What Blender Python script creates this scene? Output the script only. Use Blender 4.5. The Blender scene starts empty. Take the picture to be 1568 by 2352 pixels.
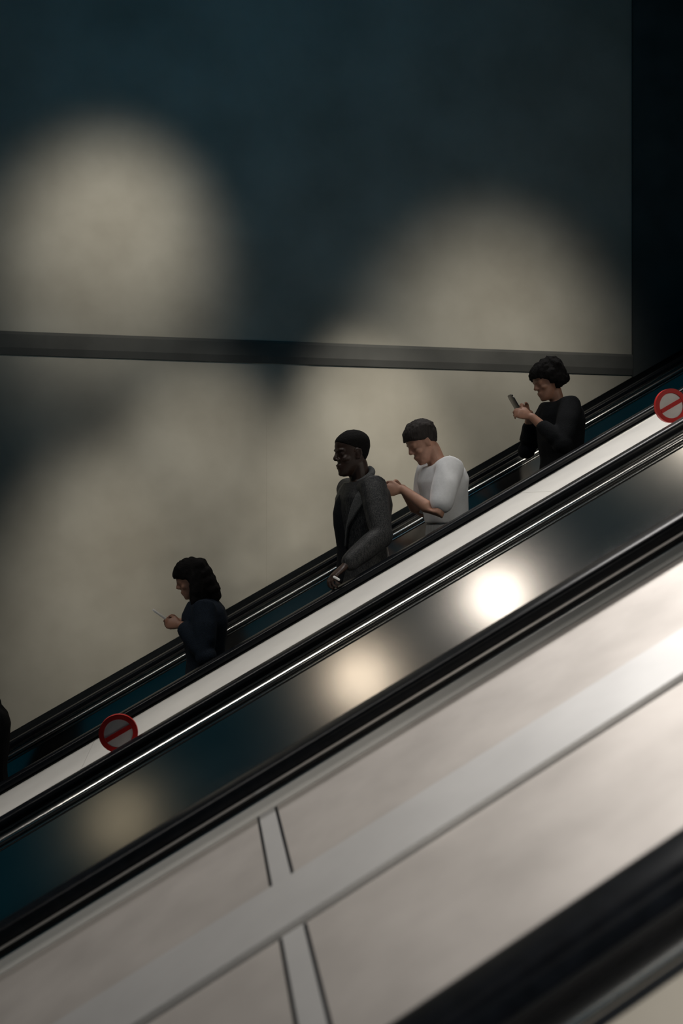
import bpy, bmesh, math, random
from mathutils import Vector, Matrix, noise

# ------------------------------------------------------------------ camera, world, lights
sc = bpy.context.scene
C = sc.collection
V = Vector
F = 1966.0                        # focal length in pixels of the 1568 x 2352 frame
PSI = math.radians(9.24)          # camera turned towards the upper end of the incline
TH = math.radians(29.2)           # incline of the escalators
CT, ST = math.cos(TH), math.sin(TH)
D = V((CT, 0, ST))                # up along the incline
N = V((-ST, 0, CT))               # away from the inclined plane
FW = V((math.sin(PSI), math.cos(PSI), 0)); RT = V((math.cos(PSI), -math.sin(PSI), 0)); UP = V((0, 0, 1))

cam = bpy.data.cameras.new('camera')
cam.sensor_fit = 'VERTICAL'; cam.sensor_height = 36.0; cam.lens = F / 2352 * 36.0
cam.clip_start = 0.02; cam.clip_end = 200
cam.dof.use_dof = True; cam.dof.focus_distance = 4.8; cam.dof.aperture_fstop = 2.0
co = bpy.data.objects.new('camera', cam); C.objects.link(co)
co.location = (0, 0, 0); co.rotation_euler = (math.pi / 2, 0, -PSI)
sc.camera = co

w = bpy.data.worlds.new('world'); sc.world = w; w.use_nodes = True
bg = w.node_tree.nodes['Background']
bg.inputs[0].default_value = (0.004, 0.30, 0.46, 1); bg.inputs[1].default_value = 0.055

sc.view_settings.view_transform = 'Standard'; sc.view_settings.look = 'None'
sc.view_settings.gamma = 1; sc.view_settings.exposure = 0.0; sc.view_settings.use_curve_mapping = False

def look(o, to):
    o.rotation_euler = (V(to) - o.location).to_track_quat('-Z', 'Y').to_euler()
def spot(name, loc, to, power, half, blend=1.0, col=(1, .93, .80), r=0.10):
    l = bpy.data.lights.new(name, 'SPOT'); l.energy = power; l.spot_size = math.radians(half * 2); l.spot_blend = blend
    l.color = col; l.shadow_soft_size = r
    o = bpy.data.objects.new(name, l); C.objects.link(o); o.location = loc; look(o, to); return o
def area(name, loc, to, power, sx, sy, col=(1, .95, .88)):
    l = bpy.data.lights.new(name, 'AREA'); l.shape = 'RECTANGLE'; l.size = sx; l.size_y = sy; l.energy = power; l.color = col
    o = bpy.data.objects.new(name, l); C.objects.link(o); o.location = loc; look(o, to); return o
def globe(name, loc, power, r=0.12, col=(1, .88, .70)):
    l = bpy.data.lights.new(name, 'POINT'); l.energy = power; l.shadow_soft_size = r; l.color = col
    o = bpy.data.objects.new(name, l); C.objects.link(o); o.location = loc; return o

# wall washers under the ceiling, close to the far wall
spot('wall_spot', (-0.45, 4.3, 3.4), (-0.66, 6.4, 1.9), 190, 20, r=.3)
spot('wall_spot', (2.2, 4.3, 3.2), (2.25, 6.4, 0.95), 205, 25, r=.4)
spot('wall_flood', (1.1, 4.9, 3.2), (1.25, 6.4, -0.1), 390, 17)
spot('wall_flood', (-0.8, 4.9, 3.0), (-0.85, 6.4, -1.7), 330, 15)
spot('wall_flood', (0.3, 4.9, 3.0), (-0.15, 6.4, -1.0), 310, 20)
# unseen area light, added above the far side to put glare on the decks
o = area('overhead_fill', (2.2, 5.7, 4.7), (1.4, 1.9, -0.3), 42, 3.2, 0.7, (1, .965, .93)); o.data.spread = math.radians(66)
# side lamp above the upper end, and the row of globes on posts behind the photographer
spot('side_lamp', (3.6, 0.6, 2.4), (1.4, 4.9, 0.15), 120, 15, r=.15)
o = area('strip_fill', (1.2 * CT - 4.0 * ST, 3.6, 1.2 * ST + 4.0 * CT), (0, 0, 0), 21, 7.0, 0.22); o.data.spread = math.radians(60)  # added unseen overhead light, draws bright lines on rails and nosings
o.rotation_euler = Matrix((D, N.cross(D), N)).transposed().to_euler()
o = area('teal_fill', (0.0, 1.5, 4.4), (0.1, 6.4, 2.9), 5.2, 2.5, 1.0, (.0, .42, .75)); o.data.spread = math.radians(100)  # unseen fill added to tint the upper wall teal
o = area('overhead_fill', (1.5, -0.9, 1.6), (0.75, 1.0, -0.75), 5, .4, .4); o.data.spread = math.radians(40)  # extra unseen light added to brighten the nearest panel and handrail
spot('post_lamp', (1.57, -1.5, 1.76), (1.24, 3.5, -.36), 26, 13, 1.0, (1, .93, .84), .27)
spot('post_lamp', (0.13, -1.5, 0.94), (0.65, 3.5, -.70), 13, 13, 1.0, (1, .86, .68), .27)
spot('post_lamp', (-2.26, -1.5, -0.35), (-0.32, 3.5, -1.22), 2.2, 13, 1.0, (1, .85, .58), .27)

# ------------------------------------------------------------------ helpers
def px(x, y, depth_y):
    d = FW + RT * ((x - 784) / F) + UP * ((1176 - y) / F)
    return d * (depth_y / d.y)
def ln(y, h, s=0.0):              # a point of the incline: depth y, h below the camera's own inclined plane
    return D * s + N * (-h) + V((0, y, 0))

VK = 1.2
MATS = {}
def mat(name, col, rough=.5, metal=0.0, noise_scale=None, noise_amt=.2, bump=0.0, coat=0.0, aniso=0.0, col2=None, stretch=None, spec=None):
    m = bpy.data.materials.new(name); m.use_nodes = True
    nt = m.node_tree; b = nt.nodes['Principled BSDF']
    b.inputs['Base Color'].default_value = (*col, 1); b.inputs['Roughness'].default_value = rough; b.inputs['Metallic'].default_value = metal
    b.inputs['Coat Weight'].default_value = coat; b.inputs['Anisotropic'].default_value = aniso
    if spec is not None: b.inputs['Specular IOR Level'].default_value = spec
    if noise_scale:
        tc = nt.nodes.new('ShaderNodeTexCoord'); mp = nt.nodes.new('ShaderNodeMapping')
        nt.links.new(tc.outputs['Object'], mp.inputs['Vector'])
        if stretch:
            mp.inputs['Rotation'].default_value = stretch[0]; mp.inputs['Scale'].default_value = stretch[1]
        nz = nt.nodes.new('ShaderNodeTexNoise'); nz.inputs['Scale'].default_value = noise_scale; nz.inputs['Detail'].default_value = 6
        nt.links.new(mp.outputs['Vector'], nz.inputs['Vector'])
        rp = nt.nodes.new('ShaderNodeValToRGB')
        c2 = col2 or tuple(min(1, c * (1 + noise_amt)) for c in col)
        c1 = col if col2 else tuple(c * (1 - noise_amt) for c in col)
        rp.color_ramp.elements[0].position = .3; rp.color_ramp.elements[1].position = .7
        rp.color_ramp.elements[0].color = (*c1, 1); rp.color_ramp.elements[1].color = (*c2, 1)
        nt.links.new(nz.outputs['Fac'], rp.inputs['Fac']); nt.links.new(rp.outputs['Color'], b.inputs['Base Color'])
        if bump:
            bp = nt.nodes.new('ShaderNodeBump'); bp.inputs['Strength'].default_value = bump; bp.inputs['Distance'].default_value = .01
            nt.links.new(nz.outputs['Fac'], bp.inputs['Height']); nt.links.new(bp.outputs['Normal'], b.inputs['Normal'])
    MATS[name] = m; return m

def obj(name, bm, m, parent=None, smooth=False, angle=None):
    me = bpy.data.meshes.new(name)
    bmesh.ops.recalc_face_normals(bm, faces=bm.faces)
    bm.to_mesh(me); bm.free()
    if m: me.materials.append(m)
    if smooth:
        for p in me.polygons: p.use_smooth = True
        if angle:
            me.set_sharp_from_angle(angle=math.radians(angle))
    o = bpy.data.objects.new(name, me); C.objects.link(o)
    if parent is not None: o.parent = parent
    return o
def tag(o, label, cat, group=None, kind=None):
    o['label'] = label; o['category'] = cat
    if group: o['group'] = group
    if kind: o['kind'] = kind
    return o
def empty(name, label, cat, group=None, loc=(0, 0, 0)):
    o = bpy.data.objects.new(name, None); C.objects.link(o); o.empty_display_size = .1
    o.location = loc
    return tag(o, label, cat, group)
def struct(name, bm, m, label, cat):
    o = obj(name, bm, m); return tag(o, label, cat, None, 'structure')

def prism(bm, prof, s0, s1):      # closed outline [(y, h)] run along the incline
    a = [bm.verts.new(ln(y, h, s0)) for y, h in prof]; b = [bm.verts.new(ln(y, h, s1)) for y, h in prof]
    n = len(prof)
    for i in range(n): bm.faces.new((a[i], a[(i + 1) % n], b[(i + 1) % n], b[i]))
    bm.faces.new(a[::-1]); bm.faces.new(b)
    return bm
def box(bm, x0, x1, y0, y1, z0, z1):
    vs = [bm.verts.new((x, y, z)) for x in (x0, x1) for y in (y0, y1) for z in (z0, z1)]
    for f in ((0, 1, 3, 2), (4, 6, 7, 5), (0, 4, 5, 1), (2, 3, 7, 6), (0, 2, 6, 4), (1, 5, 7, 3)):
        bm.faces.new([vs[i] for i in f])
    return bm
def NB(): return bmesh.new()

# ------------------------------------------------------------------ materials
m_wall = mat('plaster wall', (.36, .335, .285), .85, noise_scale=1.6, col2=(.50, .475, .415), bump=.15)
m_ledge = mat('painted ledge', (.10, .10, .095), .85, noise_scale=3)
m_pil = mat('dark pier surface', (.07, .075, .075), .8, noise_scale=3)  # pier given a darker grey than the plaster
m_ceil = mat('dark ceiling', (.03, .035, .04), .9, noise_scale=2)
m_rub = mat('black rubber', (.005, .006, .008), .30, noise_scale=40, noise_amt=.3, spec=.18)
m_steel = mat('polished steel', (.72, .71, .70), .22, 1.0, noise_scale=30, noise_amt=.04)
m_deck = mat('brushed steel deck', (.54, .505, .475), .60, .97, noise_scale=5, col2=(.66, .62, .585), bump=0)
m_strip = mat('pale steel strip', (.80, .78, .74), .5, .15, noise_scale=5, noise_amt=.05)
m_centre = mat('satin steel strip', (.66, .65, .64), .58, .95, noise_scale=5, noise_amt=.05)
m_panel = mat('brushed balustrade steel', (.42, .40, .38), .17, 1.0, noise_scale=4, col2=(.50, .47, .44), bump=0)
m_dark = mat('black enamelled metal', (.008, .010, .013), .35, .3, noise_scale=20)
m_matt = mat('matt black cladding', (.006, .007, .008), .8, noise_scale=12, spec=0)
m_pale = mat('pale enamel panel', (.40, .37, .32), .4, noise_scale=5, noise_amt=.08)
m_step = mat('ribbed aluminium steps', (.04, .04, .042), .6, .3, noise_scale=30)

# ------------------------------------------------------------------ setting
S0, S1 = -6.0, 9.0
YW = 6.4
bm = NB(); box(bm, -7, 11, YW, YW + .3, -7, 9)
j0, j1 = px(612, 1000, YW).x, px(708, 1000, YW).x
z_l0, z_l1 = 1.15, 1.325
# flat raised plaster bay edge between two upright joints under the ledge
box(bm, j0, j1, YW - .002, YW + .01, -7, z_l0)
struct('wall_back', bm, m_wall, 'pale plaster wall behind the far escalator washed by lamps', 'wall')
XP = px(1450, 800, YW).x
bm = NB()
prof = [(YW + .02, z_l1), (YW - .016, z_l1 - .01), (YW - .022, z_l1 - .03), (YW - .022, z_l0 + .05), (YW - .008, z_l0), (YW + .02, z_l0)]
a = [bm.verts.new((-7, y, z)) for y, z in prof]; b = [bm.verts.new((XP, y, z - .055)) for y, z in prof]
for i in range(6): bm.faces.new((a[i], a[(i + 1) % 6], b[(i + 1) % 6], b[i]))
bm.faces.new(a[::-1]); bm.faces.new(b)
struct('trim_1', bm, m_ledge, 'dark level ledge running along the plaster wall', 'trim')
bm = NB(); box(bm, XP, 11, YW - .03, YW + .05, -7, 9)
struct('trim_2', bm, m_pil, 'dark wall pier past the end of the ledge', 'pier')
bm = NB(); prism(bm, [(-4, -4.35), (YW + .3, -4.35), (YW + .3, -4.6), (-4, -4.6)], S0 - 2, S1 + 3)
struct('ceiling', bm, m_ceil, 'dark sloping ceiling over the escalators', 'ceiling')
bm = NB(); prism(bm, [(-3, 2.0), (YW + .3, 2.0), (YW + .3, 2.2), (-3, 2.2)], S0, S1)
struct('floor', bm, m_dark, 'dark inclined floor of the shaft beneath the steps', 'floor')

# ------------------------------------------------------------------ escalators
def rail_prof(yc, top=.675, wd=.086, th=.042):
    pts = []
    for a in range(0, 181, 15):
        t = math.radians(a)
        c, s = math.cos(t), math.sin(t)
        pts.append((yc + wd / 2 * math.copysign(abs(c) ** .6, c), top + th * .62 - th * .62 * (abs(s) ** .6)))
    pts += [(yc - wd / 2, top + th * .8), (yc - wd / 2 + .008, top + th), (yc + wd / 2 - .008, top + th), (yc + wd / 2, top + th * .8)]
    return pts
def handrail(yc, par):
    return obj('handrail', prism(NB(), rail_prof(yc), S0, S1), m_rub, par, True, 40)
def guide(yc, par, inner=1):
    """steel rail carrier with a half-round nosing along each side, the wider one on the passengers' side"""
    p = [(yc - .020, .712), (yc + .020, .712), (yc + .020, .728)]
    for sg in (1, -1):
        w_ = .038 if sg == inner else .017
        arc = [(yc + sg * (.026 + w_ * math.sin(math.radians(a))), .750 - .018 * math.cos(math.radians(a))) for a in range(0, 181, 15)]
        p += arc if sg > 0 else arc[::-1]
    p += [(yc - .020, .728)]
    return obj('handrail_guide', prism(NB(), p, S0, S1), m_steel, par, True, 45)
def inner_panel(y_top, sgn, par, h0=.775, h1=1.36, tilt=.30, m=None):
    # leaning inner panel below the guide; sgn = +1 when the escalator lies towards the camera
    for k in range(4):
        s0 = -6.3 + k * 4.4 + .0015; s1 = -6.3 + (k + 1) * 4.4 - .0015
        yb = y_top - sgn * (h1 - h0) * tilt
        obj('balustrade_panel', prism(NB(), [(y_top, h0), (yb, h1), (yb + sgn * .03, h1), (y_top + sgn * .03, h0)], s0, s1), m or m_panel, par)
def inner_ledge(y0, sgn, par, m):
    p = [(y0 + sgn * .06, .768), (y0 - sgn * .004, .768)]
    p += [(y0 - sgn * (.004 + .008 * math.sin(math.radians(a))), .776 - .008 * math.cos(math.radians(a))) for a in range(20, 180, 20)]
    p += [(y0 - sgn * .004, .784), (y0 + sgn * .06, .784)]
    return obj('inner_ledge', prism(NB(), p, S0, S1), m, par, True, 45)
def skirt(y0, sgn, par, h0=1.36, h1=1.75):
    p = [(y0 - sgn * .02, h0), (y0 - sgn * .05, h0 + .02), (y0 - sgn * .05, h1), (y0 + sgn * .02, h1)]
    return obj('skirt_panel', prism(NB(), p, S0, S1), m_dark, par)
H_STEP = 1.555                     # nosing line of the steps
def steps(yn, yf, par):
    run = .40; rise = run * ST / CT; ds = run / CT
    bm = NB()
    me = None
    for k in range(-12, 20):
        if me is None:
            b = NB(); box(b, -run, .0, yn, yf, -.03, 0); box(b, -run, -run + .02, yn, yf, -rise, 0)
            n = int((yf - yn) / .03)
            for i in range(n):
                y = yn + .01 + i * .03
                box(b, -run, 0, y, y + .012, -.001, .008)
            o = obj('step', b, m_step, par); me = o.data
        else:
            o = bpy.data.objects.new('step', me); C.objects.link(o); o.parent = par
        p = ln(0, H_STEP, k * ds)
        o.location = (p.x + run, 0, p.z)
    bm.free()
def step_z(x):
    """height of the tread under a foot at x"""
    run = .40; ds = run / CT
    p0 = ln(0, H_STEP, 0)
    k = math.floor((x - p0.x) / run)
    return p0.z + k * run * ST / CT + .008

E = {}
E[1] = empty('escalator', 'farthest escalator, carrying the people, along the plaster wall', 'escalator', 'escalators', ln(5.0, 1.9))
E[2] = empty('escalator', 'empty middle escalator with lamp reflections on its steel balustrade', 'escalator', 'escalators', ln(2.95, 1.9))
E[3] = empty('escalator', 'nearest escalator, its thick black handrail crossing the lower right corner', 'escalator', 'escalators', ln(.4, 1.9))
def par_fix(root):
    for ch in list(root.children):
        ch.matrix_parent_inverse = Matrix.Translation(-root.location)
# far escalator
handrail(5.64, E[1]); guide(5.64, E[1], -1); handrail(4.37, E[1]); guide(4.37, E[1])
inner_ledge(5.60, 1, E[1], m_steel); inner_panel(5.60, 1, E[1])
inner_panel(4.41, -1, E[1], m=m_matt); inner_ledge(4.41, -1, E[1], m_steel)  # hidden near panel blackened so it bounces no light onto the wall
skirt(5.47, 1, E[1]); skirt(4.54, -1, E[1]); steps(4.63, 5.38, E[1])
obj('outer_deck', prism(NB(), [(5.69, .735), (YW - .0, .715), (YW - .0, .80), (5.69, .80)], S0, S1), m_matt, E[1])
# middle escalator
handrail(3.585, E[2]); guide(3.585, E[2], -1); handrail(2.315, E[2]); guide(2.315, E[2])
inner_ledge(3.545, 1, E[2], m_steel); inner_panel(3.545, 1, E[2])
inner_panel(2.355, -1, E[2], m=m_matt); inner_ledge(2.355, -1, E[2], m_steel)  # near panel out of view, also blackened to cut bounced light
skirt(3.405, 1, E[2]); skirt(2.495, -1, E[2]); steps(2.575, 3.325, E[2])
# nearest escalator
handrail(1.025, E[3]); guide(1.025, E[3], -1)
inner_ledge(.985, 1, E[3], m_dark); inner_panel(.985, 1, E[3], .779, 1.36, .30, m_pale)
skirt(.845, 1, E[3]); steps(-.1, .765, E[3])
for k in E: par_fix(E[k])

# decks between the escalators
dk = empty('deck_cover', 'pale steel deck strip between the far and middle escalators', 'deck', None, ln(4, .9))
for k in range(6):
    s0, s1 = -6 + k * 2.5 + .001, -6 + (k + 1) * 2.5 - .001
    obj('deck_panel', prism(NB(), [(3.63, .723), (4.305, .723), (4.305, .80), (3.63, .80)], s0, s1), m_strip, dk)
obj('edge_trim', prism(NB(), [(4.305, .719), (4.325, .716), (4.325, .80), (4.305, .80)], S0, S1), m_steel, dk)
par_fix(dk)
dk = empty('deck_cover', 'wide brushed steel deck with a raised centre strip below the middle escalator', 'deck', None, ln(1.7, .9))
def s_at(x, y, h):                 # incline coordinate of the deck point seen at a pixel
    d = FW + RT * ((x - 784) / F) + UP * ((1176 - y) / F)
    p = d * (-h / d.dot(N)); return p.dot(D)
sj = s_at(694, 2240, .765)
edges = [sj + 2.4 * k for k in range(-2, 5)]
for i in range(6):
    s0, s1 = edges[i] + .001, edges[i + 1] - .001
    obj('deck_panel', prism(NB(), [(1.802, .766), (2.24, .766), (2.24, .80), (1.802, .80)], s0, s1), m_deck, dk)
    obj('deck_panel', prism(NB(), [(1.075, .766), (1.594, .766), (1.594, .80), (1.075, .80)], s0, s1), m_deck, dk)
def bev(y0, y1, h0, h1, r=.004): return [(y0, h1), (y0, h0 + r), (y0 + r, h0), (y1 - r, h0), (y1, h0 + r), (y1, h1)]
obj('centre_strip', prism(NB(), bev(1.602, 1.80, .755, .80), edges[0], edges[6]), m_centre, dk)
obj('groove', prism(NB(), [(1.594, .772), (1.602, .772), (1.602, .80), (1.594, .80)], edges[0], edges[6]), m_dark, dk)
obj('groove', prism(NB(), [(2.24, .772), (2.247, .772), (2.247, .80), (2.24, .80)], edges[0], edges[6]), m_dark, dk)
obj('edge_trim', prism(NB(), [(2.268, .741), (2.247, .765), (2.247, .80), (2.268, .80)], edges[0], edges[6]), m_strip, dk)
for i in range(1, 6):
    for y0, y1 in ((1.08, 1.592), (1.804, 2.238)):
        s = edges[i]
        obj('joint_cover', prism(NB(), [(y0, .763), (y1, .763), (y1, .767), (y0, .767)], s - .022, s + .022), m_centre, dk)
        for q in (-.026, .026):
            obj('joint_seal', prism(NB(), [(y0, .7652), (y1, .7652), (y1, .767), (y0, .767)], s + q - .004, s + q + .004), m_dark, dk)
par_fix(dk)

# ------------------------------------------------------------------ figures
def loft(bm, rings, n=24, p=1.0):
    vs = []
    for c, a, b in rings:
        r = []
        for i in range(n):
            t = 2 * math.pi * i / n
            ct, st = math.cos(t), math.sin(t)
            r.append(bm.verts.new(c + a * math.copysign(abs(ct) ** p, ct) + b * math.copysign(abs(st) ** p, st)))
        vs.append(r)
    for k in range(len(vs) - 1):
        for i in range(n): bm.faces.new((vs[k][i], vs[k][(i + 1) % n], vs[k + 1][(i + 1) % n], vs[k + 1][i]))
    bm.faces.new(vs[0][::-1]); bm.faces.new(vs[-1])
def tube(bm, pts, rads, n=14, flat=None):
    pts = [V(p) for p in pts]
    rings = []
    L = len(pts)
    for k in range(L):
        t = (pts[min(k + 1, L - 1)] - pts[max(k - 1, 0)]).normalized()
        if k == 0:
            ref = V((0, 0, 1)) if abs(t.z) < .8 else V((1, 0, 0))
            a = t.cross(ref).normalized()
        else:
            a = (a - t * a.dot(t)).normalized()      # carried along the bend without twisting
        b = t.cross(a).normalized()
        if k == 0:
            for q in (.98, .75, .4): rings.append((pts[0] - t * rads[0] * q, a * rads[0] * math.sqrt(1 - q * q), b * rads[0] * math.sqrt(1 - q * q)))
        rings.append((pts[k], a * rads[k], b * rads[k]))
        if k == L - 1:
            for q in (.4, .75, .98): rings.append((pts[k] + t * rads[k] * q, a * rads[k] * math.sqrt(1 - q * q), b * rads[k] * math.sqrt(1 - q * q)))
    loft(bm, rings, n)
def ell(bm, c, ax, ay, az, n=16):
    rings = []
    for k in range(11):
        t = -math.pi / 2 + math.pi * k / 10
        ct = max(math.cos(t), .02)
        rings.append((V(c) + az * math.sin(t), ax * ct, ay * ct))
    loft(bm, rings, n)
def fuse(name, bm, m, parent, voxel, it=3, disp=0.0, dscale=9.0, up_bias=None):
    """one continuous skin over all shapes in bm"""
    me = bpy.data.meshes.new('tmp'); bmesh.ops.recalc_face_normals(bm, faces=bm.faces); bm.to_mesh(me); bm.free()
    o = bpy.data.objects.new('tmp', me); C.objects.link(o)
    r = o.modifiers.new('r', 'REMESH'); r.mode = 'VOXEL'; r.voxel_size = voxel * VK; r.use_smooth_shade = True
    s = o.modifiers.new('s', 'SMOOTH'); s.iterations = it; s.factor = .5
    dg = bpy.context.evaluated_depsgraph_get(); dg.update()
    out = bpy.data.meshes.new_from_object(o.evaluated_get(dg))
    out.name = name
    bpy.data.objects.remove(o); bpy.data.meshes.remove(me)
    if disp:
        for v in out.vertices:
            q = V((v.co.x, v.co.y, v.co.z * .55)) * dscale
            v.co += v.normal * (noise.noise(q) * disp + noise.noise(q * 2.3) * disp * .4)
    out.materials.clear(); out.materials.append(m)
    for p in out.polygons: p.use_smooth = True
    n = bpy.data.objects.new(name, out); C.objects.link(n)
    if parent is not None: n.parent = parent; n.matrix_parent_inverse = Matrix.Translation(-parent.location)
    return n

HEAD = [(.000, .070, .020, .020), (.012, .083, .008, .033), (.030, .092, -.018, .044), (.052, .091, -.045, .053), (.075, .086, -.066, .060),
        (.100, .083, -.083, .066), (.122, .083, -.094, .070), (.145, .088, -.101, .073), (.165, .089, -.103, .0745), (.185, .082, -.100, .073),
        (.205, .067, -.088, .065), (.222, .043, -.066, .050), (.233, .016, -.038, .030), (.237, .000, -.020, .012)]
def head_parts(bm, M, k=1.0):
    R = M.to_3x3()
    def T(x, y, z): return M @ V((x * k, y * k, z * k))
    def A(x, y, z): return R @ V((x * k, y * k, z * k))
    loft(bm, [(T((f + b) / 2, 0, z), A((f - b) / 2, 0, 0), A(0, wv, 0)) for z, f, b, wv in HEAD], 28, .92)
    tube(bm, [T(.084, 0, .140), T(.093, 0, .118), T(.102, 0, .101)], [.0075 * k, .009 * k, .0115 * k])
    ell(bm, T(.094, .012, .094), A(.011, 0, 0), A(0, .009, 0), A(0, 0, .008)); ell(bm, T(.094, -.012, .094), A(.011, 0, 0), A(0, .009, 0), A(0, 0, .008))
    ell(bm, T(.088, 0, .063), A(.012, 0, 0), A(0, .025, 0), A(0, 0, .0075)); ell(bm, T(.086, 0, .050), A(.012, 0, 0), A(0, .022, 0), A(0, 0, .008))
    ell(bm, T(.080, 0, .018), A(.014, 0, 0), A(0, .02, 0), A(0, 0, .014))
    for s in (1, -1):
        ell(bm, T(.071, s * .031, .124), A(.013, 0, 0), A(0, .016, 0), A(0, 0, .010))
        tube(bm, [T(.086, s * .014, .141), T(.083, s * .034, .144), T(.068, s * .052, .140)], [.006 * k, .006 * k, .005 * k])
        ell(bm, T(.056, s * .045, .095), A(.025, 0, 0), A(0, .018, 0), A(0, 0, .016))
        # ear: rim and lobe
        tube(bm, [T(.006, s * .071, .090), T(-.006, s * .078, .084), T(-.018, s * .083, .108), T(-.014, s * .085, .130), T(.000, s * .080, .137), T(.010, s * .073, .124)],
             [.006 * k, .0065 * k, .005 * k, .0055 * k, .005 * k, .004 * k])
        ell(bm, T(-.004, s * .072, .110), A(.013, 0, 0), A(0, .008, 0), A(0, 0, .024))
def hand(bm, W, a, up, side, curl=(35, 45, 30), k=1.0, spread=4, thumb_in=.5):
    """wrist W, direction a of the palm, up = back of the hand, side = unit vector on the thumb's side"""
    a = a.normalized(); up = (up - a * up.dot(a)).normalized(); side = side - a * side.dot(a) - up * side.dot(up); side.normalize()
    P = .088 * k
    loft(bm, [(W - a * .02 * k, side * .026 * k, up * .019 * k), (W + a * .01 * k, side * .028 * k, up * .017 * k), (W + a * .04 * k, side * .038 * k, up * .016 * k),
              (W + a * .075 * k, side * .042 * k, up * .014 * k), (W + a * (P + .006), side * .038 * k, up * .010 * k)], 18)
    base = [(.029, .070, .0088), (.010, .078, .0092), (-.010, .072, .0088), (-.028, .058, .0078)]
    for i, (o, L, r) in enumerate(base):
        p = W + a * (P - .004 * k * abs(i - 1)) + side * o * k
        ang = 0; dirs = []
        pts = [p - a * .012 * k, p]; rad = [r * k * 1.02, r * k * 1.08]
        fan = (1.5 - i) * math.radians(spread)
        aa = a * math.cos(fan) + side * math.sin(fan)
        for j, (c, fr) in enumerate(zip(curl, (.46, .30, .24))):
            ang += math.radians(c + 3 * (i - 1))
            d = aa * math.cos(ang) - up * math.sin(ang)
            p = p + d * L * fr * k
            pts.append(p); rad.append(r * k * (.98 - .10 * j))
        tube(bm, pts, rad, 10)
    # thumb leaves the side of the palm near its base
    t0 = W + a * .020 * k + side * .024 * k
    t1 = t0 + (a * .75 + side * .65 - up * .15).normalized() * .040 * k
    t2 = t1 + (a * .9 + side * .15 - up * thumb_in).normalized() * .032 * k
    t3 = t2 + (a * .9 - side * .2 - up * thumb_in * 1.3).normalized() * .025 * k
    tube(bm, [t0, t1, t2, t3], [.014 * k, .0115 * k, .0105 * k, .0085 * k], 10)
def ik(S, Wr, l1, l2, pole):
    d = Wr - S; L = min(d.length, (l1 + l2) * .995); u = d.normalized()
    x = (l1 * l1 - l2 * l2 + L * L) / (2 * L); h = math.sqrt(max(l1 * l1 - x * x, 0))
    q = (pole - u * pole.dot(u)).normalized()
    return S + u * x + q * h

def figure(feet, H, face, lean=0.0, headpitch=10, headturn=0, hunch=0.0, wristL=None, wristR=None, poleL=None, poleR=None, fem=False, arm=1.0):
    """joints of a standing figure; face = heading in degrees, 180 looks down the incline"""
    k = H / 1.78
    f = V((math.cos(math.radians(face)), math.sin(math.radians(face)), 0)); l = V((-f.y, f.x, 0))
    J = dict(k=k, f=f, l=l)
    base = V(feet)
    hip = base + UP * .93 * k
    le = math.radians(lean)
    tu = UP * math.cos(le) + f * math.sin(le)              # trunk direction
    tf = f * math.cos(le) - UP * math.sin(le)
    J.update(hip=hip, tu=tu, tf=tf)
    J['waist'] = hip + tu * .16 * k
    J['chest'] = hip + tu * .38 * k - tf * .005
    le2 = math.radians(lean + hunch)
    tu2 = UP * math.cos(le2) + f * math.sin(le2)
    J['tu2'] = tu2; J['tf2'] = f * math.cos(le2) - UP * math.sin(le2)
    J['neck'] = J['chest'] + tu2 * .155 * k
    sw = (.165 if fem else .19) * k
    for s, n in ((1, 'L'), (-1, 'R')):
        J['sh' + n] = J['chest'] + tu2 * .105 * k + l * s * sw
        J['hp' + n] = hip + l * s * .09 * k - UP * .02 * k
    # head
    R = Matrix.Rotation(math.radians(face + headturn), 4, 'Z') @ Matrix.Rotation(math.radians(headpitch), 4, 'Y')
    hp = J['neck'] + tu2 * .055 * k + f * .012 * k
    # head origin (chin level under the ear axis) placed so the skull base sits on the neck
    J['headM'] = Matrix.Translation(hp) @ R @ Matrix.Translation(V((.012 * k, 0, -.028 * k)))
    J['headbase'] = hp
    for n, wv, pl, s in (('L', wristL, poleL, 1), ('R', wristR, poleR, -1)):
        if wv is None: wv = J['sh' + n] - UP * .52 * k + f * .06 + l * s * .05
        wv = V(wv)
        S = J['sh' + n]; mx = .55 * k * arm
        if (wv - S).length > mx: wv = S + (wv - S).normalized() * mx
        J['wr' + n] = wv
        J['el' + n] = ik(S, wv, .295 * k * arm, .262 * k * arm, V(pl) if pl is not None else (-f * .8 + l * s * .5 - UP * .5))
    return J
def legs(J, footL, footR):
    k = J['k']
    for n, p in (('L', footL), ('R', footR)):
        p = V(p); J['an' + n] = p + UP * .085 * k
        J['kn' + n] = ik(J['hp' + n], J['an' + n], .44 * k, .435 * k, J['f'])

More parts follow.
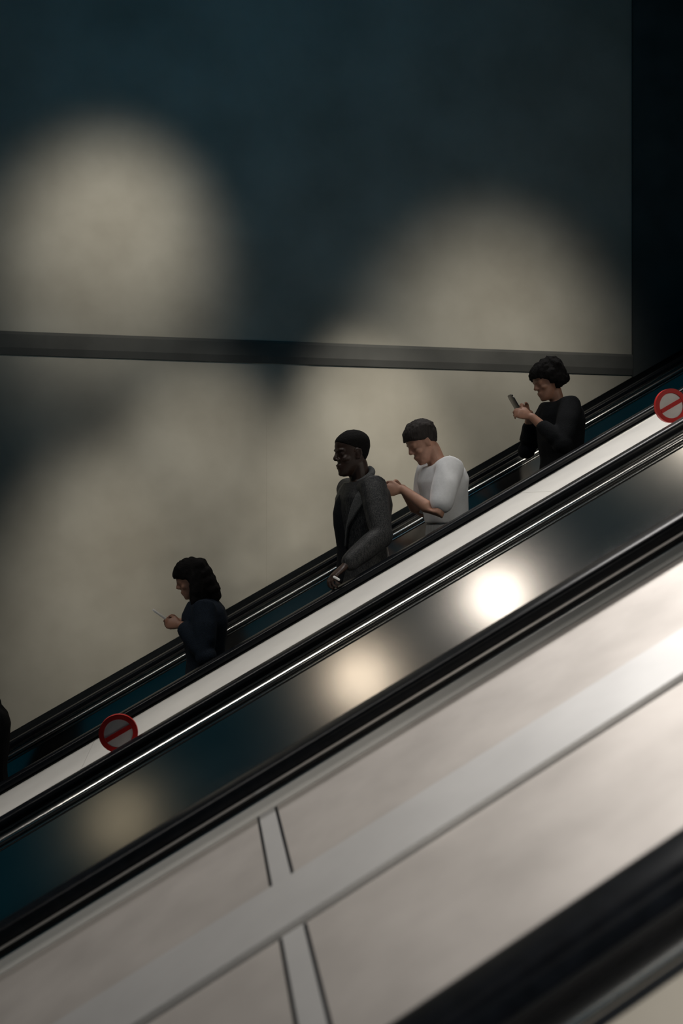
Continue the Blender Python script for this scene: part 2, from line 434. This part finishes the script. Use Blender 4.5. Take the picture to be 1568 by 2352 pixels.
def torso_rings(J, g=0.0, fem=False, wk=1.0):
    k = J['k']; l = J['l']; tf, tu, tf2, tu2 = J['tf'], J['tu'], J['tf2'], J['tu2']
    h = J['hip']
    R = []
    def r(c, wd, dp): R.append((c, l * (wd * k * wk + g), None, dp * k * wk + g))
    out = []
    for c, t, wd, dp in ((h - tu * .07 * k, tf, .155, .105), (h, tf, .172, .118), (h + tu * .08 * k, tf, .160, .110), (J['waist'], tf, .146, .103), (h + tu * .27 * k, tf, .160, .116),
                         (J['chest'], tf2, .176, .128), (J['chest'] + tu2 * .07 * k, tf2, .178, .120), (J['chest'] + tu2 * .115 * k, tf2, .150, .095), (J['chest'] + tu2 * .15 * k, tf2, .085, .070)):
        out.append((c, l * (wd * k * wk + g), t * (dp * k * wk + g)))
    return out
def body_mesh(J, curlL=(30, 45, 30), curlR=(30, 45, 30), handL=None, handR=None, fem=False, wk=1.0):
    k = J['k']; bm = NB()
    loft(bm, torso_rings(J, -.012, fem, wk), 26, .9)
    head_parts(bm, J['headM'], k * (.97 if fem else 1.0) * 1.02)
    nb = J['chest'] + J['tu2'] * .10 * k
    tube(bm, [nb, J['neck'], J['headM'] @ V((-.022 * k, 0, .055 * k))], [(.060 if not fem else .052) * k, (.056 if not fem else .047) * k, (.055 if not fem else .046) * k])
    for n, s in (('L', 1), ('R', -1)):
        S, E_, W_ = J['sh' + n], J['el' + n], J['wr' + n]
        tube(bm, [J['chest'] + J['tu2'] * .09 * k + J['l'] * s * .06 * k, S, S.lerp(E_, .4), E_, E_.lerp(W_, .3), W_],
             [.055 * k, .052 * k, .047 * k, .038 * k, .039 * k, .026 * k])
        hd = handL if n == 'L' else handR
        a = (W_ - E_).normalized()
        if hd is None: hd = (a, (J['l'] * s).normalized(), J['f'])
        hand(bm, W_ + hd[0].normalized() * .012 * k, hd[0], hd[1], hd[2], curlL if n == 'L' else curlR, k * (.9 if fem else 1.0))
        H_, K_, A_ = J['hp' + n], J['kn' + n], J['an' + n]
        tube(bm, [H_, H_.lerp(K_, .4), K_, K_.lerp(A_, .35), A_], [.085 * k, .075 * k, .052 * k, .052 * k, .036 * k])
        tube(bm, [A_ - J['f'] * .03 * k - UP * .045 * k, A_ + J['f'] * .06 * k - UP * .05 * k, A_ + J['f'] * .14 * k - UP * .06 * k], [.034 * k, .036 * k, .026 * k])
    return bm
def sleeve(bm, J, n, g, upto, wide=1.0):
    k = J['k']; s = 1 if n == 'L' else -1
    S, E_, W_ = J['sh' + n], J['el' + n], J['wr' + n]
    pts = [J['chest'] + J['tu2'] * .085 * k + J['l'] * s * .07 * k, S, S.lerp(E_, .35), S.lerp(E_, .7)]; rd = [.060, .062, .057, .052]
    if upto > 1:
        u = min(1, upto - 1); pts += [E_, E_.lerp(W_, .4 * u), E_.lerp(W_, .75 * u), E_.lerp(W_, u)]; rd += [.048, .047, .041, .036]
    else:
        pts = pts[:3] + [S.lerp(E_, upto)]
    tube(bm, pts, [r * k * wide + g for r in rd[:len(pts)]], 18)
    if upto > 1:
        q = .050 * k + g; ell(bm, E_, V((q, 0, 0)), V((0, q, 0)), V((0, 0, q)), 14)
def trousers(J, m, par, vox=.008, loose=.016, name='trousers', top=3, gap=.006):
    k = J['k']; bm = NB()
    loft(bm, torso_rings(J, gap)[:top], 26, .9)
    for n in 'LR':
        H_, K_, A_ = J['hp' + n], J['kn' + n], J['an' + n]
        tube(bm, [H_, H_.lerp(K_, .4), K_, K_.lerp(A_, .5), A_ + UP * .02], [.090 * k, .078 * k + loose * .6, .060 * k + loose, .055 * k + loose, .050 * k + loose], 18)
    return fuse(name, bm, m, par, vox, 4, .006, 12)
def shoes(J, m, par):
    k = J['k']; f = J['f']; l = J['l']
    for n in 'LR':
        A_ = J['an' + n]; b = A_ - UP * .085 * k
        bm = NB()
        loft(bm, [(b + UP * .0, l * .040 * k, f * .01 + UP * 0) for _ in ()] or
             [(b - f * .075 * k + UP * .04 * k, l * .022 * k, UP * .036 * k), (b - f * .06 * k + UP * .05 * k, l * .038 * k, UP * .048 * k), (b + UP * .055 * k, l * .042 * k, UP * .053 * k),
              (b + f * .08 * k + UP * .040 * k, l * .047 * k, UP * .038 * k), (b + f * .15 * k + UP * .030 * k, l * .046 * k, UP * .028 * k), (b + f * .195 * k + UP * .022 * k, l * .026 * k, UP * .018 * k)], 20, .8)
        fuse('shoe', bm, m, par, .007, 2)
def hair_cap(J, m, par, lines, thick=.006, fem=False, extra=None, vox=.006, name='hair', disp=.002):
    """hair over the skull: lines = hairline height (front, temple, nape) in the head's own metres"""
    k = J['k'] * (.97 if fem else 1.0) * 1.02; M = J['headM']; bm = NB()
    fr, te, na = lines
    n = 40; rows = []
    prof = [r for r in HEAD if r[0] >= .05]
    def at(z):
        for i in range(len(HEAD) - 1):
            if HEAD[i][0] <= z <= HEAD[i + 1][0]:
                t = (z - HEAD[i][0]) / (HEAD[i + 1][0] - HEAD[i][0])
                return [HEAD[i][q] + (HEAD[i + 1][q] - HEAD[i][q]) * t for q in (1, 2, 3)]
        return list(HEAD[-1][1:])
    def pt(t, z, g):
        f, b, wv = at(min(z, .237))
        ct, st = math.cos(t), math.sin(t)
        up = max(0, (z - .15) / .087)
        return M @ V((((f + b) / 2 + ((f - b) / 2 + g) * math.copysign(abs(ct) ** .92, ct)) * k, (wv + g) * math.copysign(abs(st) ** .92, st) * k, (z + g * up) * k))
    R = 14
    inner, outer = [], []
    for g, store in ((-.012, inner), (thick, outer)):
        for j in range(R + 1):
            row = []
            for i in range(n):
                t = 2 * math.pi * i / n
                c = math.cos(t)
                low = te + (fr - te) * max(0, c) ** .9 if c > 0 else te + (na - te) * (-c) ** .6
                z = low + (.2365 - low) * (math.sin(j / R * math.pi / 2) ** 1.1)
                row.append(bm.verts.new(pt(t, z, g)))
            store.append(row)
    for st in (inner, outer):
        for j in range(R):
            for i in range(n): bm.faces.new((st[j][i], st[j][(i + 1) % n], st[j + 1][(i + 1) % n], st[j + 1][i]))
        bm.faces.new(st[R])
    for i in range(n): bm.faces.new((inner[0][i], inner[0][(i + 1) % n], outer[0][(i + 1) % n], outer[0][i]))
    if extra: extra(bm, M, k)
    return fuse(name, bm, m, par, vox, 2, disp, 60)

def tufts(bm, M, k):
    R3 = M.to_3x3(); random.seed(7)
    for i in range(80):
        t = random.uniform(0, 6.28); e = random.uniform(.15, 1.0)
        n = V((math.cos(t) * math.cos(e * 1.4), math.sin(t) * math.cos(e * 1.4), math.sin(e * 1.4)))
        p = V((-.008 + n.x * .098, n.y * .078, .158 + n.z * .080))
        if p.x > .02 and p.z < .19: continue
        q = p + V((n.x + .6, n.y * .8, n.z * .6)).normalized() * random.uniform(.010, .022)
        tube(bm, [M @ (p * k), M @ ((p + q) / 2 * k + n * .004), M @ (q * k)], [.014 * k, .011 * k, .005 * k], 8)

def cloth(name, col, rough=.9, scale=220, amt=.5, axis=None, bump=.4, sheen=.0):
    m = mat(name, col, rough, noise_scale=scale, noise_amt=amt, bump=bump, stretch=axis)
    m.node_tree.nodes['Principled BSDF'].inputs['Sheen Weight'].default_value = sheen
    m.node_tree.nodes['Principled BSDF'].inputs['Specular IOR Level'].default_value = .2
    return m

m_skin_d = mat('dark brown skin', (.036, .017, .011), .45, noise_scale=60, noise_amt=.15)
m_skin_l = mat('light skin', (.50, .27, .19), .5, noise_scale=40, noise_amt=.08)
m_skin_m = mat('tan skin', (.38, .19, .125), .5, noise_scale=40, noise_amt=.08)
m_hair = mat('black hair', (.006, .005, .005), .8, noise_scale=180, noise_amt=.4, bump=.5)
m_hair.node_tree.nodes['Principled BSDF'].inputs['Specular IOR Level'].default_value = .15
m_hairb = mat('dark brown hair', (.016, .010, .008), .75, noise_scale=120, noise_amt=.4, bump=.5, stretch=((0, 0, 0), (1, 1, .2)))
m_black = cloth('black cloth', (.008, .009, .011))
m_navy = cloth('navy cloth', (.010, .016, .026))
m_white = cloth('white cotton', (.88, .88, .90), .9, 60, .03, None, .1)
m_grey = cloth('pale grey twill', (.50, .51, .52), .9, 50, .15, ((0, 0, 0), (1, 1, .25)))
m_shoe = mat('black leather', (.01, .01, .01), .4, noise_scale=40)
m_phone = mat('black phone glass', (.01, .01, .012), .15, noise_scale=4)

# tweed: fine vertical ribs broken by noise
m_coat = bpy.data.materials.new('charcoal ribbed tweed'); m_coat.use_nodes = True
nt = m_coat.node_tree; bs = nt.nodes['Principled BSDF']
tc = nt.nodes.new('ShaderNodeTexCoord')
wv = nt.nodes.new('ShaderNodeTexNoise'); wv.inputs['Scale'].default_value = 260; wv.inputs['Detail'].default_value = 3
mpw = nt.nodes.new('ShaderNodeMapping'); mpw.inputs['Scale'].default_value = (1, 1, .10)
nz = nt.nodes.new('ShaderNodeTexNoise'); nz.inputs['Scale'].default_value = 260; nz.inputs['Detail'].default_value = 3
mx = nt.nodes.new('ShaderNodeMath'); mx.operation = 'MULTIPLY'
rp = nt.nodes.new('ShaderNodeValToRGB'); rp.color_ramp.elements[0].color = (.008, .009, .011, 1); rp.color_ramp.elements[1].color = (.055, .055, .054, 1)
rp.color_ramp.elements[0].position = .17; rp.color_ramp.elements[1].position = .36
bp = nt.nodes.new('ShaderNodeBump'); bp.inputs['Strength'].default_value = .5; bp.inputs['Distance'].default_value = .004
nt.links.new(tc.outputs['Object'], mpw.inputs['Vector']); nt.links.new(mpw.outputs['Vector'], wv.inputs['Vector']); nt.links.new(tc.outputs['Object'], nz.inputs['Vector'])
nt.links.new(wv.outputs['Fac'], mx.inputs[0]); nt.links.new(nz.outputs['Fac'], mx.inputs[1])
nt.links.new(mx.outputs[0], rp.inputs['Fac']); nt.links.new(rp.outputs['Color'], bs.inputs['Base Color'])
nt.links.new(mx.outputs[0], bp.inputs['Height']); nt.links.new(bp.outputs['Normal'], bs.inputs['Normal'])
m_lapel = cloth('grey tweed facing', (.085, .087, .087), .9, 240, .45)
bs.inputs['Specular IOR Level'].default_value = .2

def stand(x, y0, H, face, half=.085):
    z = step_z(x)
    return V((x, y0, z))

# --- the man in the overcoat
YM = 4.80
top = px(808, 996, YM)
xm = px(836, 1250, YM).x
zf = step_z(xm)
Hm = 1.865
man = empty('person', 'man in a charcoal tweed overcoat looking down the escalator, hand on the rail', 'person', 'people on the far escalator', (xm, YM, zf))
wl = px(797, 1296, 4.40)
wr = V((xm - .03, YM + .30, zf + .86))
J = figure((xm, YM, zf), Hm, 190, lean=1.5, headpitch=9, headturn=4, hunch=6, wristL=wl, wristR=wr, poleL=V((1, -.15, -.35)), arm=.93)
legs(J, (xm + .0, YM - .10, zf), (xm - .02, YM + .10, zf))
hl = ((-D * .9 - V((0, .30, 0)) - N * .12), N, V((0, 1, 0)))
fuse('body', body_mesh(J, (24, 50, 40), (30, 40, 30), handL=hl), m_skin_d, man, .0042, 2)
hair_cap(J, m_hair, man, (.186, .136, .062), .004, vox=.005, disp=.001)
# coat
bm = NB(); k = J['k']; l, f = J['l'], J['f']
tr = torso_rings(J, .020)
h = J['hip']
lower = [(h - UP * .46 * k - f * .005, l * .235 * k, f * .175 * k), (h - UP * .28 * k, l * .222 * k, f * .162 * k), (h - UP * .12 * k, l * .208 * k, f * .150 * k), (h, l * .202 * k, f * .146 * k)]
loft(bm, lower + tr[2:], 30, .9)
sleeve(bm, J, 'L', .014, 1.90); sleeve(bm, J, 'R', .014, 1.90)
fuse('overcoat', bm, m_coat, man, .0062, 4, .006, 9)
# dark shirt showing in the open front
bm = NB()
sr = []
for t in range(9):
    q = t / 8
    c = h + J['tu'] * (-.02 + .50 * q) * k
    base_d = (.130, .128, .122, .122, .130, .140, .142, .128, .085)[t] * k + .006
    sr.append((c + J['tf'] * base_d * .55 + J['tf2'] * .0, l * (.085 - .035 * q) * k, J['tf'] * (base_d * .45 + .022)))
loft(bm, sr, 20, .9)
fuse('shirt', bm, m_black, man, .006, 3)
# collar and lapels lie on the coat and follow its rings
CR = [(c, a_, b_) for c, a_, b_ in lower[2:3] + tr[2:]]
def coat_pt(u, ph, off):
    """point on the coat: u along its rings, ph = angle from the front, off = lift"""
    u = max(0, min(u, len(CR) - 1.001)); i = int(u); t = u - i
    c = CR[i][0].lerp(CR[i + 1][0], t); a_ = CR[i][1].lerp(CR[i + 1][1], t); b_ = CR[i][2].lerp(CR[i + 1][2], t)
    d = b_ * math.cos(ph) + a_ * math.sin(ph)
    return c + d + d.normalized() * off
for s_, nm in ((1, 'lapel'), (-1, 'lapel')):
    bm = NB(); rings = []
    for i in range(15):
        q = i / 14
        u = 6.75 - 4.6 * q
        p0 = math.radians(76 - 58 * q ** .7) * s_; wdt = math.radians(6 + 22 * math.sin(math.pi * min(1, q * 1.15 + .12)) ** .8) * s_ if q < .86 else math.radians(5) * s_
        e0, e1 = coat_pt(u, p0, .008), coat_pt(u, p0 + wdt, .008)
        c = (e0 + e1) / 2; out = (c - CR[min(int(u), len(CR) - 1)][0]); out = (out - UP * out.z).normalized()
        rings.append((c, (e1 - e0) / 2, out * .010))
    loft(bm, rings, 14, .7)
    fuse(nm, bm, m_lapel, man, .005, 2)
bm = NB()
hb = J['headM'] @ V((-.022 * k, 0, .055 * k))
ax = (hb - J['neck']).normalized()
pts = []
for i in range(-8, 9):
    t = math.pi + i / 8 * math.radians(118)
    q = abs(i) / 8
    pts.append(J['neck'] - J['tu2'] * .012 * k + ax * (.062 - .062 * q) * k + J['tf2'] * (math.cos(t) * (.064 + .02 * q) - .004) * k + l * math.sin(t) * (.064 + .022 * q) * k)
tube(bm, pts, [.015 + .006 * math.cos(i / 8 * 1.5) for i in range(-8, 9)], 12)
fuse('collar', bm, m_lapel, man, .005, 2)
trousers(J, m_black, man); shoes(J, m_shoe, man)
# small white stub between his fingers
bm = NB(); q = px(767, 1325, 4.325)
tube(bm, [q, q + V((.024, -.004, -.014))], [.0065, .0065], 10)
o = fuse('paper_stub', bm, mat('white paper', (.85, .85, .83), .7, noise_scale=50, noise_amt=.03), None, .0022, 1)
tag(o, 'small white stub between the fingers of the overcoated man', 'stub')

def phone(q, a, up, label):
    """slab held in the hand: q centre, a long axis, up = screen normal"""
    a = a.normalized(); up = (up - a * up.dot(a)).normalized(); s = a.cross(up)
    bm = NB()
    loft(bm, [(q - up * .004, a * .070, s * .034), (q - up * .003, a * .073, s * .036), (q + up * .003, a * .073, s * .036), (q + up * .004, a * .070, s * .034)], 32, .28)
    o = obj('phone', bm, m_phone, None, True, 40)
    return tag(o, label, 'phone', 'phones in hand')

def short_sleeve_person():
    Y = 4.95
    x = px(1028, 1200, Y).x; z = step_z(x); H = 1.74
    r = empty('person', 'person in a white short sleeved shirt bent over a phone behind the overcoated man', 'person', 'people on the far escalator', (x, Y, z))
    w1 = px(925, 1124, Y - .13); w2 = px(925, 1122, Y + .12)
    J = figure((x, Y, z), H, 184, lean=4, headpitch=34, hunch=15, wristL=w1, wristR=w2, poleL=V((.5, -.5, -.8)), poleR=V((.5, .5, -.8)))
    legs(J, (x, Y - .1, z), (x - .02, Y + .1, z))
    k = J['k']; f = J['f']; l = J['l']
    hL = (f - UP * .05 + V((0, .45, 0)), V((0, -1, 0)) + UP * .2, UP); hR = (f - UP * .05 - V((0, .45, 0)), V((0, 1, 0)) + UP * .2, UP)
    fuse('body', body_mesh(J, (30, 45, 35), (30, 45, 35), hL, hR), m_skin_l, r, .0055, 2)
    hair_cap(J, m_hairb, r, (.172, .125, .075), .012, extra=tufts, vox=.006, disp=.004)
    bm = NB(); loft(bm, torso_rings(J, .018)[3:], 26, .9); sleeve(bm, J, 'L', .016, .72, 1.1); sleeve(bm, J, 'R', .016, .72, 1.1)
    fuse('shirt', bm, m_white, r, .0075, 4, .009, 9)
    trousers(J, m_grey, r, loose=.024, top=4, gap=.012); shoes(J, m_shoe, r)
    phone((w1 + w2) / 2 + f * .11 + UP * .035, f * .85 + UP * .4, -f * .4 + UP * .85, 'dark phone held by the person in the white shirt')
    return J
J2 = short_sleeve_person()

def long_hair(bm, M, k):
    T = lambda a, b, c: M @ V((a * k, b * k, c * k))
    for s in (1, -1):
        for a0, b0 in ((-.02, .078), (-.055, .066), (-.085, .035)):
            p = T(a0, s * b0, .14)
            tube(bm, [p, p - UP * .10 * k + M.to_3x3() @ V((-.012, s * .008, 0)), p - UP * .22 * k + M.to_3x3() @ V((-.02, s * .004, 0)), p - UP * .29 * k], [.026 * k, .034 * k, .034 * k, .016 * k])
def tied_hair(bm, M, k):
    long_hair(bm, M, k)
    T = lambda a, b, c: M @ V((a * k, b * k, c * k))
    for z, r in ((.17, .045), (.12, .055), (.06, .055), (.0, .050), (-.05, .036)):
        for sd in (-1, 0, 1):
            ell(bm, T(-.085 - .012 * (sd == 0), sd * .045, z), V((r * k, 0, 0)), V((0, r * k, 0)), V((0, 0, .045 * k)), 12)
def bushy(bm, M, k):
    T = lambda a, b, c: M @ V((a * k, b * k, c * k))
    random.seed(4)
    for i in range(26):
        t = random.uniform(1.35, 4.93); zz = random.uniform(.08, .20)
        p = T(-.01 + .095 * math.cos(t), .082 * math.sin(t), zz)
        ell(bm, p, V((.040, 0, 0)), V((0, .040, 0)), V((0, 0, .038)), 10)
    ell(bm, T(-.06, 0, .20), V((.075, 0, 0)), V((0, .085, 0)), V((0, 0, .06)))

def upper_person():
    Y = 5.0
    x = px(1290, 980, Y).x; z = step_z(x); H = 1.66
    r = empty('person', 'person with bushy dark hair and black jacket holding a phone, highest on the escalator', 'person', 'people on the far escalator', (x, Y, z))
    w1 = px(1222, 958, Y - .14); w2 = px(1216, 950, Y + .12)
    J = figure((x, Y, z), H, 182, lean=2, headpitch=24, hunch=8, wristL=w1, wristR=w2, poleL=V((.5, -.5, -.8)), poleR=V((.5, .5, -.8)), fem=True)
    legs(J, (x, Y - .1, z), (x - .02, Y + .1, z))
    k = J['k']; f = J['f']; l = J['l']
    hL = (f + UP * .35 + V((0, .40, 0)), V((0, -1, 0)) + UP * .2, UP); hR = (f + UP * .35 - V((0, .40, 0)), V((0, 1, 0)) + UP * .2, UP)
    fuse('body', body_mesh(J, (30, 45, 35), (30, 45, 35), hL, hR, True), m_skin_m, r, .0055, 2)
    hair_cap(J, m_hair, r, (.165, .10, .03), .018, True, bushy, .008, disp=.010)
    bm = NB(); h = J['hip']
    loft(bm, [(h - UP * .14 * k, l * .20 * k, f * .145 * k)] + torso_rings(J, .020)[1:], 26, .9); sleeve(bm, J, 'L', .012, 1.62); sleeve(bm, J, 'R', .012, 1.62)
    fuse('jacket', bm, m_black, r, .0075, 4, .009, 9)
    trousers(J, m_black, r); shoes(J, m_shoe, r)
    phone((w1 + w2) / 2 + f * .10 + UP * .06, f * .5 + UP * .8, -f * .8 + UP * .5, 'dark phone held by the bushy haired person highest up')
upper_person()

def lower_person():
    Y = 4.95
    x = px(474, 1460, Y).x; z = step_z(x); H = 1.585
    r = empty('person', 'person in a navy coat with long dark hair, hands raised before the chest', 'person', 'people on the far escalator', (x, Y, z))
    w1 = px(418, 1436, Y - .12); w2 = px(414, 1428, Y + .12)
    J = figure((x, Y, z), H, 182, lean=2, headpitch=26, hunch=6, wristL=w1, wristR=w2, poleL=V((.5, -.5, -.8)), poleR=V((.5, .5, -.8)), fem=True)
    legs(J, (x, Y - .1, z), (x - .02, Y + .1, z))
    k = J['k']; f = J['f']; l = J['l']
    hL = (f + UP * .1 + V((0, .40, 0)), V((0, -1, 0)) + UP * .2, UP); hR = (f + UP * .1 - V((0, .40, 0)), V((0, 1, 0)) + UP * .2, UP)
    fuse('body', body_mesh(J, (30, 45, 35), (30, 45, 35), hL, hR, True), m_skin_m, r, .0055, 2)
    hair_cap(J, m_hair, r, (.165, .10, .03),   .014, True, tied_hair, .007, disp=.006)
    bm = NB(); h = J['hip']
    loft(bm, [(h - UP * .30 * k, l * .22 * k, f * .16 * k), (h - UP * .12 * k, l * .20 * k, f * .148 * k)] + torso_rings(J, .020)[1:], 26, .9); sleeve(bm, J, 'L', .014, 1.85); sleeve(bm, J, 'R', .014, 1.85)
    fuse('coat', bm, m_navy, r, .0075, 4, .009, 9)
    trousers(J, m_black, r); shoes(J, m_shoe, r)
    o = phone((w1 + w2) / 2 + f * .10 + UP * .04, f * .8 + UP * .6, -f * .6 + UP * .8, 'pale phone held by the long haired person in the navy coat')
    o.data.materials[0] = mat('silver phone case', (.75, .72, .68), .35, noise_scale=5, noise_amt=.05)
lower_person()

def edge_person():
    Y = 4.95
    x = px(-36, 1700, Y).x; z = step_z(x); H = 1.72
    r = empty('person', 'person in black mostly cut off by the left picture edge, lowest on the escalator', 'person', 'people on the far escalator', (x, Y, z))
    J = figure((x, Y, z), H, 180, lean=2, headpitch=10, hunch=8)
    legs(J, (x, Y - .1, z), (x - .02, Y + .1, z))
    k = J['k']; f = J['f']; l = J['l']
    fuse('body', body_mesh(J), m_skin_m, r, .0065, 2)
    hair_cap(J, m_hair, r, (.165, .12, .06), .012, vox=.008)
    bm = NB(); h = J['hip']
    loft(bm, [(h - UP * .16 * k, l * .20 * k, f * .145 * k)] + torso_rings(J, .020)[1:], 26, .9); sleeve(bm, J, 'L', .014, 1.9); sleeve(bm, J, 'R', .014, 1.9)
    fuse('jacket', bm, m_black, r, .0075, 4, .009, 9)
    trousers(J, m_black, r); shoes(J, m_shoe, r)
edge_person()

# ------------------------------------------------------------------ red ringed notices standing on the far deck
m_red = mat('red enamel', (.55, .012, .010), .35, noise_scale=30, noise_amt=.05)
m_face = mat('white enamel', (.75, .70, .68), .4, noise_scale=30, noise_amt=.04)
def notice(cx, cy, Y, rad, label):
    c = px(cx, cy, Y)
    base_s = c.dot(D)
    root = empty('notice_sign', label, 'sign', 'round red notices on the deck', c)
    def disc(r0, r1, y0, y1, n=48):
        bm = NB(); rows = []
        for y, r in ((y0, r0), (y0, r1), (y1, r1), (y1, r0)):
            rows.append([bm.verts.new(c + V((r * math.cos(2 * math.pi * i / n), y, r * math.sin(2 * math.pi * i / n)))) for i in range(n)])
        for j in range(4):
            for i in range(n): bm.faces.new((rows[j][i], rows[j][(i + 1) % n], rows[(j + 1) % 4][(i + 1) % n], rows[(j + 1) % 4][i]))
        return bm
    obj('ring', disc(rad * .74, rad, -.006, .010), m_red, root, True, 40)
    obj('face', disc(.001, rad * .76, -.003, .009), m_face, root, True, 40)
    bm = NB()
    for sgn in (1,):
        u = D; v = N
        a0 = c - u * rad * .72 - v * rad * .10; 
        pts = [c - u * rad * .72 - v * rad * .12, c + u * rad * .72 - v * rad * .12, c + u * rad * .72 + v * rad * .12, c - u * rad * .72 + v * rad * .12]
        vf = [bm.verts.new(p + V((0, -.0065, 0))) for p in pts]; vb = [bm.verts.new(p + V((0, 0, 0))) for p in pts]
        bm.faces.new(vf); bm.faces.new(vb[::-1])
        for i in range(4): bm.faces.new((vf[i], vb[i], vb[(i + 1) % 4], vf[(i + 1) % 4]))
    obj('bar', bm, m_red, root)
    bm = NB()
    foot = c + N * (-.713 - c.dot(N))
    tube(bm, [c + V((0, .012, 0)), foot + V((0, .012, 0))], [.009, .009], 10)
    obj('bracket', bm, m_steel, root, True, 40)
    par_fix(root)
    return root
notice(272, 1684, 3.70, .080, 'red ringed round notice on the deck below the long haired person in navy')
notice(1540, 932, 3.70, .080, 'red ringed round notice on the deck at the upper right picture edge')
